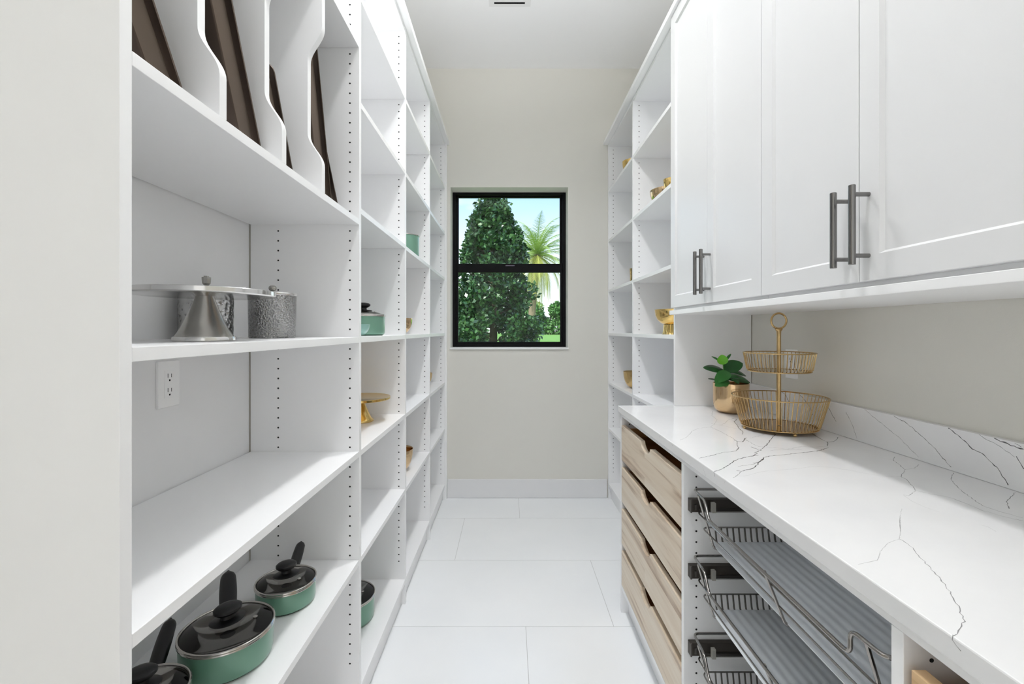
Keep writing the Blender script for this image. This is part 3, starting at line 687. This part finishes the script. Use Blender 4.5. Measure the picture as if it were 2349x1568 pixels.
def pot(c, r, h, label, handle=None, lid=True, m=GREEN, group='green pots with glass lids', vent_dir=-0.6, flare=1.0, knob_rot=0.5, k=1.0):
    t = thing('pot', label, 'pot', c, group); x, y, z = c; rb = r*0.955*flare
    MB().lathe([(0, 0.001), (rb-0.010, 0.001), (rb-0.002, 0.006), (rb, 0.013), (r-0.003, h-0.006), (r-0.0035, h-0.0035), (r-0.0058, h-0.0035), (rb-0.003, 0.016), (rb-0.014, 0.007), (0, 0.007)], x, y, z, 72).build('body', m, t, True)
    MB().lathe([(0, 0.0075), (rb-0.014, 0.0075), (rb-0.0045, 0.017), (r-0.0075, h*0.62), (r-0.0085, h*0.62), (rb-0.0055, 0.018), (0, 0.0095)], x, y, z, 72).build('interior', NONST, t, True)
    MB().lathe([(r-0.0068, h*0.60), (r-0.0062, h*0.60), (r-0.0062, h-0.004), (r-0.0068, h-0.004)], x, y, z, 72).build('inner_rim', NONSTW, t, True)
    MB().lathe([(0, 0.0002), (rb-0.009, 0.0002), (rb-0.009, 0.0009), (0, 0.0009)], x, y, z, 48).build('base_disc', NONST, t, True)
    MB().ring((x, y, z+h-0.002), r-0.0025, 0.0026, 'z', 72, 8).build('rim', RIMS, t, True)
    if lid:
        hl = 0.011*k+0.004
        g = MB().lathe([(r-0.004, h+0.0022), (r*0.9, h+0.0045), (r*0.7, h+hl*0.75), (r*0.4, h+hl*1.05), (r*0.16, h+hl*1.15), (0, h+hl*1.17)], x, y, z, 72).build('lid', LIDG, t, True)
        MB().ring((x, y, z+h+0.0032), r-0.0024, 0.0027, 'z', 72, 8).build('lid_ring', RIMS, g, True)
        kb = MB(); kz = z+h+hl*1.15; s_ = k*1.16
        kb.lathe([(0, 0), (0.0275*s_, 0), (0.0285*s_, 0.002), (0.024*s_, 0.004), (0.012*s_, 0.006), (0.011*s_, 0.013), (0.018*s_, 0.017), (0.0225*s_, 0.0225), (0.0225*s_, 0.0285), (0.018*s_, 0.033), (0.009*s_, 0.035), (0, 0.0353)], x, y, kz, 40, 1.0, 0.80, knob_rot)
        kb.build('knob', BAKE, g, True)
        a = vent_dir; vx, vy = x+math.cos(a)*r*0.58, y+math.sin(a)*r*0.58
        MB().lathe([(0.0022, 0), (0.0050, 0), (0.0050, 0.0014), (0.0022, 0.0020)], vx, vy, z+h+hl*0.92, 16).build('steam_vent', RIMS, g, True)
    if handle:
        (dx, dy, ln, rise, wd) = handle; d = Vector((dx, dy, 0)).normalized(); s_ = Vector((-d.y, d.x, 0)); B0 = Vector((x, y, z+h*0.62))+d*(r-0.001)
        V = []; n = 28; secs = []
        for i in range(n+1):
            u = i/n; wdt = wd*(0.80+0.20*math.sin(PI*(u*0.9+0.05)))*(1 if u < 0.86 else math.sqrt(max(0.03, 1-((u-0.86)/0.142)**2)))
            th_ = 0.0085*(1 if u < 0.93 else 0.7); cz = rise*(u**0.8)+0.0
            cen = B0+d*(ln*u)+Vector((0, 0, cz)); 
            for k_ in range(12):
                a = 2*PI*k_/12; V.append(cen+s_*(wdt/2*math.cos(a))+Vector((0, 0, th_*math.sin(a))))
        Fc = [(i*12+k_, i*12+(k_+1) % 12, (i+1)*12+(k_+1) % 12, (i+1)*12+k_) for i in range(n) for k_ in range(12)]+[tuple(range(12))[::-1], tuple(n*12+k_ for k_ in range(12))]
        MB().add(V, Fc).build('handle', BAKE, t, True)
    return t
pot((-0.640, 1.035, R(ZS['low'])), 0.0965, 0.070, 'largest green saucepan with a smoked glass lid on the low shelf', (-0.52, 0.85, 0.165, 0.035, 0.040), vent_dir=0.3, knob_rot=0.9, k=1.12)
pot((-0.613, 1.2516, R(ZS['low'])), 0.0782, 0.058, 'small green saucepan on the low shelf, farthest of the three', (-0.25, 0.97, 0.137, 0.030, 0.031), vent_dir=-0.35, knob_rot=0.6)
pot((-0.694, 0.857, R(ZS['low'])), 0.080, 0.058, 'small green saucepan cut off by the bottom edge of the picture', (-0.42, 0.907, 0.145, 0.036, 0.032), vent_dir=-1.2, knob_rot=0.6)
pot((-0.660, 1.850, R(ZS['bot'])), 0.112, 0.092, 'green lidded stockpot on the bottom shelf of the second left bay', None, vent_dir=0.0, k=1.2, group='green pots with glass lids')
pot((-0.612, 1.905, R(ZS['mid'])), 0.0925, 0.083, 'green lidded pot on the middle shelf of the second left bay', None, vent_dir=-0.1, k=1.15, group='green pots with glass lids')
pot((-0.588, 2.545, R(0.3985)), 0.086, 0.128, 'tall green pot on an upper shelf of the third left bay', None, vent_dir=-0.1, lid=False, group='green pots with glass lids')
def bowl(c, r, h, label, m=GOLDP, rf=0.4, group='gold bowls on the pantry shelves', name='bowl', wave=None, cat='bowl', pw=0.5):
    pr = [(0, 0.0005), (r*rf, 0.0005), (r*rf+0.001, 0.003)]
    for k_ in range(1, 13):
        t_ = k_/12; pr.append((r*rf+(r-r*rf)*math.sin(t_*PI/2)**(0.85), 0.003+(h-0.003)*(1-math.cos(t_*PI/2))**(0.95)))
    n = len(pr); inner = []
    for (a, b) in reversed(pr[2:]): inner.append((max(a-0.0022, 0.0005), b+0.0006 if b < h-0.002 else b))
    pr2 = pr+[(r+0.001, h+0.0008), (r-0.0012, h+0.0012)]+inner+[(0, 0.0055)]
    o = MB().lathe(pr2, c[0], c[1], c[2], 64, wave=wave).build(name, m, None, True)
    return tag(o, label, cat, group)
bowl((-0.575, 1.66, R(ZS['mid'])), 0.064, 0.043, 'small pale teal bowl in front of the green pot, second left bay', TEAL, 0.45, None)
bowl((-0.595, 2.40, R(ZS['mid'])), 0.083, 0.084, 'gold bowl on the middle shelf of the third left bay', GOLDP, 0.38)
bowl((-0.603, 2.42, R(ZS['low'])), 0.090, 0.115, 'gold bowl on the low shelf of the third left bay', GOLDP, 0.42)
bowl((-0.612, 3.20, R(ZS['bench'])), 0.070, 0.092, 'dark gold bowl in the last left shelf bay', GOLDB, 0.3)
# right side
def footed(c):
    t = thing('footed_bowl', 'gold footed bowl with a ribbed base beside the end of the upper cabinets', 'bowl', c, None); x, y, z = c
    r = 0.100
    MB().lathe([(0, 0.052), (0.052, 0.052), (0.070, 0.062), (0.086, 0.079), (0.0955, 0.100), (0.100, 0.130), (0.101, 0.131), (0.0985, 0.1315), (0.093, 0.101), (0.083, 0.081), (0.066, 0.065), (0, 0.056)], x, y, z, 72).build('bowl_body', GOLD, t, True)
    MB().lathe([(0, 0.0004), (0.060, 0.0004), (0.058, 0.004), (0.0535, 0.025), (0.052, 0.0515), (0, 0.0515)], x, y, z, 120, wave=lambda a, zz: 0.025*math.cos(24*a)).build('foot', GOLD, t, True)
footed((0.871, 2.40, R(ZS['mid'])))
bowl((0.862, 2.475, R(0.692)), 0.092, 0.066, 'large gold bowl on an upper shelf right of the window, beside a smaller gold cup', GOLDP, 0.6)
bowl((0.815, 2.28, R(0.692)), 0.040, 0.062, 'small gold cup next to the large gold bowl on the upper right shelf', GOLD, 0.5, None, 'cup', None, 'cup')
bowl((0.855, 3.14, R(1.0735)), 0.072, 0.088, 'gold bowl on the highest shelf at the far right', GOLD, 0.4)
dish('cup', 'gold hammered cup on the shelf at the far right of the window', 'cup', (0.866, 3.10, R(0.3095)), [(0, 0.0005), (0.040, 0.0005), (0.0415, 0.004), (0.042, 0.06), (0.0445, 0.110), (0.0425, 0.110), (0.040, 0.006), (0, 0.005)], GOLDB, None)
bowl((0.868, 3.10, R(ZS['bench'])), 0.088, 0.112, 'brown-gold bowl on the lower shelf at the far right', GOLDB, 0.35)

# ================================================================== plant in a gold pot
pc = (0.938, 1.925, R(CT)); x, y, z = pc
pt = thing('potted_plant', 'small green plant in a shiny gold pot beside the wire basket', 'plant', pc)
MB().lathe([(0, 0.0006), (0.040, 0.0006), (0.054, 0.006), (0.064, 0.017), (0.0685, 0.032), (0.0700, 0.050), (0.0705, 0.1235), (0.0700, 0.125), (0.0675, 0.1235), (0.0670, 0.100), (0, 0.100)], x, y, z, 96).build('flower_pot', GOLDP, pt, True)
MB().lathe([(0, 0.1002), (0.0665, 0.1002), (0.064, 0.106), (0.03, 0.109), (0, 0.110)], x, y, z, 40).build('soil', SOIL, pt, True)
S = 1.925/F
def pp(px_, py_, dy=0.0): return Vector(((px_-1168)*(1.925+dy)/F, 1.925+dy, R((757-py_)*(1.925+dy)/F)))
def leaf(b, tip, wd, up, m, curl=0.010, cup=0.12, name='leaf'):
    b = Vector(b); tip = Vector(tip); d = tip-b; ln = d.length; d.normalize(); up = Vector(up); up = (up-d*up.dot(d)).normalized(); s_ = d.cross(up)
    V = []; n = 14; mcol = 6
    for i in range(n+1):
        u = i/n; w_ = wd/2*(math.sin(PI*u**0.85)**0.62 if 0 < u < 1 else 0.02)
        cen = b+d*(ln*u)+up*(curl*math.sin(PI*u))
        for j in range(-mcol//2, mcol//2+1):
            q_ = j/(mcol/2); V.append(cen+s_*(w_*q_)+up*(cup*w_*(q_*q_)))
    c_ = mcol+1; Fc = [(i*c_+j, i*c_+j+1, (i+1)*c_+j+1, (i+1)*c_+j) for i in range(n) for j in range(mcol)]
    nn = len(V); V += [p-up*0.0007 for p in V]; Fc += [tuple(nn+k_ for k_ in q_[::-1]) for q_ in list(Fc)]
    MB().add(V, Fc).build(name, m, pt, True)
cam_dir = Vector((-0.45, -0.87, 0.1))
leaf(pp(1662, 849), pp(1613, 843, -0.010), 0.052, (0.0, -0.55, 0.84), LEAF, 0.006, -0.15)
leaf(pp(1659, 848), pp(1704, 833, 0.0), 0.060, (-0.35, -0.78, 0.5), LEAF, 0.004, 0.10)
leaf(pp(1658.5, 836, -0.01), pp(1656, 813, -0.012), 0.043, (-0.35, -0.92, 0.2), LEAFN, 0.004, 0.18)
leaf(pp(1652, 829, 0), pp(1632, 817, 0.01), 0.013, (0, -0.6, 0.8), LEAFM, 0.001, 0.3)
leaf(pp(1665, 826, 0), pp(1677, 811, 0.01), 0.011, (-0.3, -0.8, 0.4), LEAFM, 0.002, 0.3)
leaf(pp(1673, 853, -0.02), pp(1640, 877, -0.060), 0.050, (-0.1, -0.75, 0.65), LEAFM, 0.008, 0.12)
leaf(pp(1672, 853, 0.03), pp(1712, 862, 0.03), 0.038, (0.1, -0.5, 0.85), LEAF, 0.010, -0.1)
leaf(pp(1658, 862, -0.02), pp(1721, 877, -0.04), 0.062, (0.18, -0.52, 0.82), LEAF, 0.014, -0.2)
leaf(pp(1650, 873, 0.0), pp(1624, 868, 0.0), 0.020, (0, -0.3, 0.95), LEAF, 0.003, -0.1)
leaf(pp(1672, 872, -0.03), pp(1640, 885, -0.075), 0.040, (-0.2, -0.85, 0.5), LEAFM, 0.008, 0.0)
leaf(pp(1668, 866, 0.03), pp(1640, 866, 0.05), 0.036, (0, -0.3, 0.95), LEAF, 0.008, -0.1)
leaf(pp(1675, 866, -0.03), pp(1695, 880, -0.068), 0.036, (0.1, -0.55, 0.85), LEAF, 0.010, -0.1)
MB().tube([pp(1662, 886), pp(1660, 866), pp(1660, 850), pp(1658.5, 835, -0.008)], 0.0017, 8).build('stem', STEMM, pt, True)

# ================================================================== two-tier wire basket
bx_, by_ = 0.942, 1.590
tb = thing('tiered_basket', 'two-tier gold wire basket with a ring handle on the counter', 'basket', (bx_, by_, R(CT)))
def tier(rt, rb, zt, zb, nw, nm):
    q = MB()
    for k_ in range(nw):
        a = 2*PI*(k_+0.5)/nw; c_, s_ = math.cos(a), math.sin(a)
        q.tube([(bx_+c_*rt, by_+s_*rt, R(zt)), (bx_+c_*(rb+0.003), by_+s_*(rb+0.003), R(zb+0.006)), (bx_+c_*(rb-0.006), by_+s_*(rb-0.006), R(zb+0.001))], 0.00125, 5)
    rim = MB().ring((bx_, by_, R(zt)), rt, 0.0021, 'z', 80, 8).build(nm, GOLDW, tb, True)
    tag(q.build('cage_wires', GOLDW, rim, True), kind='stuff')
    MB().ring((bx_, by_, R(zb)), rb, 0.0019, 'z', 80, 8).build('bottom_ring', GOLDW, rim, True)
    MB().lathe([(0, 0.0), (rb-0.001, 0.0), (rb-0.001, 0.0012), (0, 0.0012)], bx_, by_, R(zb-0.0004), 72).build('tray_plate', GOLDD, rim, True)
tier(0.1480, 0.1180, -0.2300, -0.3330, 60, 'lower_basket')
tier(0.1110, 0.0975, -0.0785, -0.1420, 52, 'upper_basket')
hb = MB(); zr = R(0.0325)
hb.ring((bx_, by_, zr), 0.0265, 0.0034, 'y', 48, 10)
hb.tube([(bx_, by_, R(-0.3305)), (bx_, by_, R(-0.145)), (bx_, by_, R(-0.02)), (bx_, by_, R(-0.004)), (bx_, by_, R(0.0045))], [0.0072, 0.0072, 0.0068, 0.0075, 0.0130], 20)
hb.build('handle', GOLDW, tb, True)
for k_ in range(4):
    a = math.radians(-97+90*k_); fx, fy = bx_+math.cos(a)*0.113, by_+math.sin(a)*0.113
    MB().lathe([(0, 0.0003), (0.0035, 0.0008), (0.0058, 0.004), (0.0058, 0.008), (0.003, 0.0115), (0, 0.0125)], fx, fy, R(CT), 16).build('foot', GOLDW, tb, True)

# ================================================================== outdoors
GZ = -0.15
tag(MB().box(-150, 150, YB+0.25, 300, GZ-0.3, GZ).build('ground', LAWN), kind='structure')
import numpy as np
def foliage(name, m, parent, n, sampler, size, seed, droop=0.0):
    rg = np.random.default_rng(seed)
    C_ = sampler(rg, n); d = rg.normal(size=(n, 3)); d[:, 2] = d[:, 2]*0.7+0.15-droop; d /= np.linalg.norm(d, axis=1)[:, None]
    s_ = np.cross(d, rg.normal(size=(n, 3))); s_ /= np.linalg.norm(s_, axis=1)[:, None]
    L_ = size*rg.uniform(0.7, 1.3, n)[:, None]; W_ = L_*0.30
    V = np.stack([C_, C_+d*L_*0.5+s_*W_, C_+d*L_, C_+d*L_*0.5-s_*W_], 1).reshape(-1, 3)
    Fc = np.arange(4*n).reshape(n, 4)
    me = bpy.data.meshes.new(name); me.from_pydata(V.tolist(), [], Fc.tolist()); me.materials.append(m)
    o = bpy.data.objects.new(name, me); COL.objects.link(o)
    if parent is not None: o.parent = parent; me.transform(Matrix.Translation(-parent.location))
    return tag(o, kind='stuff')
# big magnolia
MX, MY = -0.72, 20.0
mg = thing('magnolia_tree', 'big dark green leafy tree on the left outside the window', 'tree', (MX, MY, GZ))
MB().tube([(MX, MY, GZ), (MX+0.05, MY, 2), (MX-0.03, MY, 4.5), (MX, MY, 7.0)], [0.20, 0.15, 0.08, 0.02], 10).build('trunk', BARK, mg, True)
_rg = np.random.default_rng(5)
clumps = []
for k_ in range(210):
    h_ = _rg.uniform(0.0, 1.0)**0.9; zz = 0.1+(h_**1.15)*6.75; rmax = 1.95*(1-h_)**0.62+0.34
    a = _rg.uniform(0, 2*PI); rr = rmax*math.sqrt(_rg.uniform(0.15, 1)); clumps.append((MX+rr*math.cos(a), MY+rr*math.sin(a), zz, _rg.uniform(0.26, 0.48)))
clumps = np.array(clumps)
def sm(rg, n):
    i = rg.integers(0, len(clumps), n); g = rg.normal(size=(n, 3)); g /= np.linalg.norm(g, axis=1)[:, None]
    return clumps[i, :3]+g*clumps[i, 3][:, None]*rg.uniform(0.3, 1, n)[:, None]**0.5
foliage('foliage', FOLD, mg, 30000, sm, 0.20, 1)
q = MB()
for cl in clumps[::3]: q.tube([(MX, MY, max(0.3, cl[2]-0.5)), tuple(cl[:3])], [0.035, 0.012], 5)
q.build('branches', BARK, mg)
# darker hedge trees behind
def bushtree(cx, cy, rx, rz, zc, n, size, lab, seed, m=FOLB, nm='hedge_tree', blobs=14):
    t = thing(nm, lab, 'tree', (cx, cy, GZ), None); rg0 = np.random.default_rng(seed)
    bl = np.array([(cx+rg0.uniform(-1, 1)*rx, cy+rg0.uniform(-0.5, 0.5)*rx, zc+rg0.uniform(-1, 1)*rz*0.75, rg0.uniform(0.35, 0.6)*rz) for _ in range(blobs)])
    def smp(rg, k_):
        i = rg.integers(0, len(bl), k_); g = rg.normal(size=(k_, 3)); g /= np.linalg.norm(g, axis=1)[:, None]
        p_ = bl[i, :3]+g*bl[i, 3][:, None]*rg.uniform(0.75, 1, k_)[:, None]; p_[:, 2] = np.maximum(p_[:, 2], GZ+0.05); return p_
    foliage('foliage', m, t, n, smp, size, seed+1)
    MB().tube([(cx, cy, GZ), (cx, cy, zc+rz*0.3)], [0.3, 0.1], 8).build('trunk', BARK, t, True)
bushtree(13.6, 150, 6.2, 5.4, 5.0, 9000, 1.1, 'round green tree at the edge of the lawn, right of the palm trunk', 11)
bushtree(4.2, 172, 4.5, 4.6, 4.4, 5000, 1.1, 'green tree behind the palm trunk across the lawn', 21)
bushtree(-4.5, 50, 3.0, 3.0, 2.9, 7000, 0.40, 'dark tree mass far behind the big leafy tree', 31, FOLD)
# palm
PX, PY, PZ = 2.45, 40.0, 7.9
pm = thing('palm_tree', 'feathery yellow-green palm tree outside the window', 'tree', (PX, PY, GZ))
MB().tube([(PX-0.55, PY, GZ), (PX-0.50, PY, 2.0), (PX-0.30, PY, 4.5), (PX, PY, PZ)], [0.42, 0.33, 0.30, 0.36], 12).build('trunk', PALMT, pm, True)
rg = random.Random(9)
for k_ in range(60):
    az = k_*2.399963; el = math.radians(84-150*(k_/59)**0.9); ln = rg.uniform(3.9, 5.0); q = MB(); pts = []
    d = Vector((math.cos(az), math.sin(az), 0)); p = Vector((PX, PY, PZ)); e_ = el
    for i in range(13):
        pts.append(p.copy()); p = p+(d*math.cos(e_)+Vector((0, 0, math.sin(e_))))*(ln/12); e_ -= math.radians(2.6+0.75*i)
        e_ = max(e_, math.radians(-88))
    q.tube(pts, [0.035*(1-i/13)+0.006 for i in range(13)], 4)
    sd_ = Vector((-d.y, d.x, 0))
    for i in range(1, 13):
        for u in (0.0, 0.25, 0.5, 0.75):
            a = pts[i-1].lerp(pts[i], u); T = (pts[i]-pts[i-1]).normalized(); Ll = 0.80*math.sin(PI*min(1, (i+u)/13*0.9+0.12))+0.08
            for s_ in (-1, 1):
                dr_ = (sd_*s_*0.75+T*0.75+Vector((0, 0, -0.30+rg.uniform(-.15, .15)))).normalized(); b = a+dr_*Ll; wv = T*0.028
                q.add([a-wv, a+wv, b], [(0, 1, 2)])
    q.build('frond', FROND if k_ < 34 else FRONDY, pm)
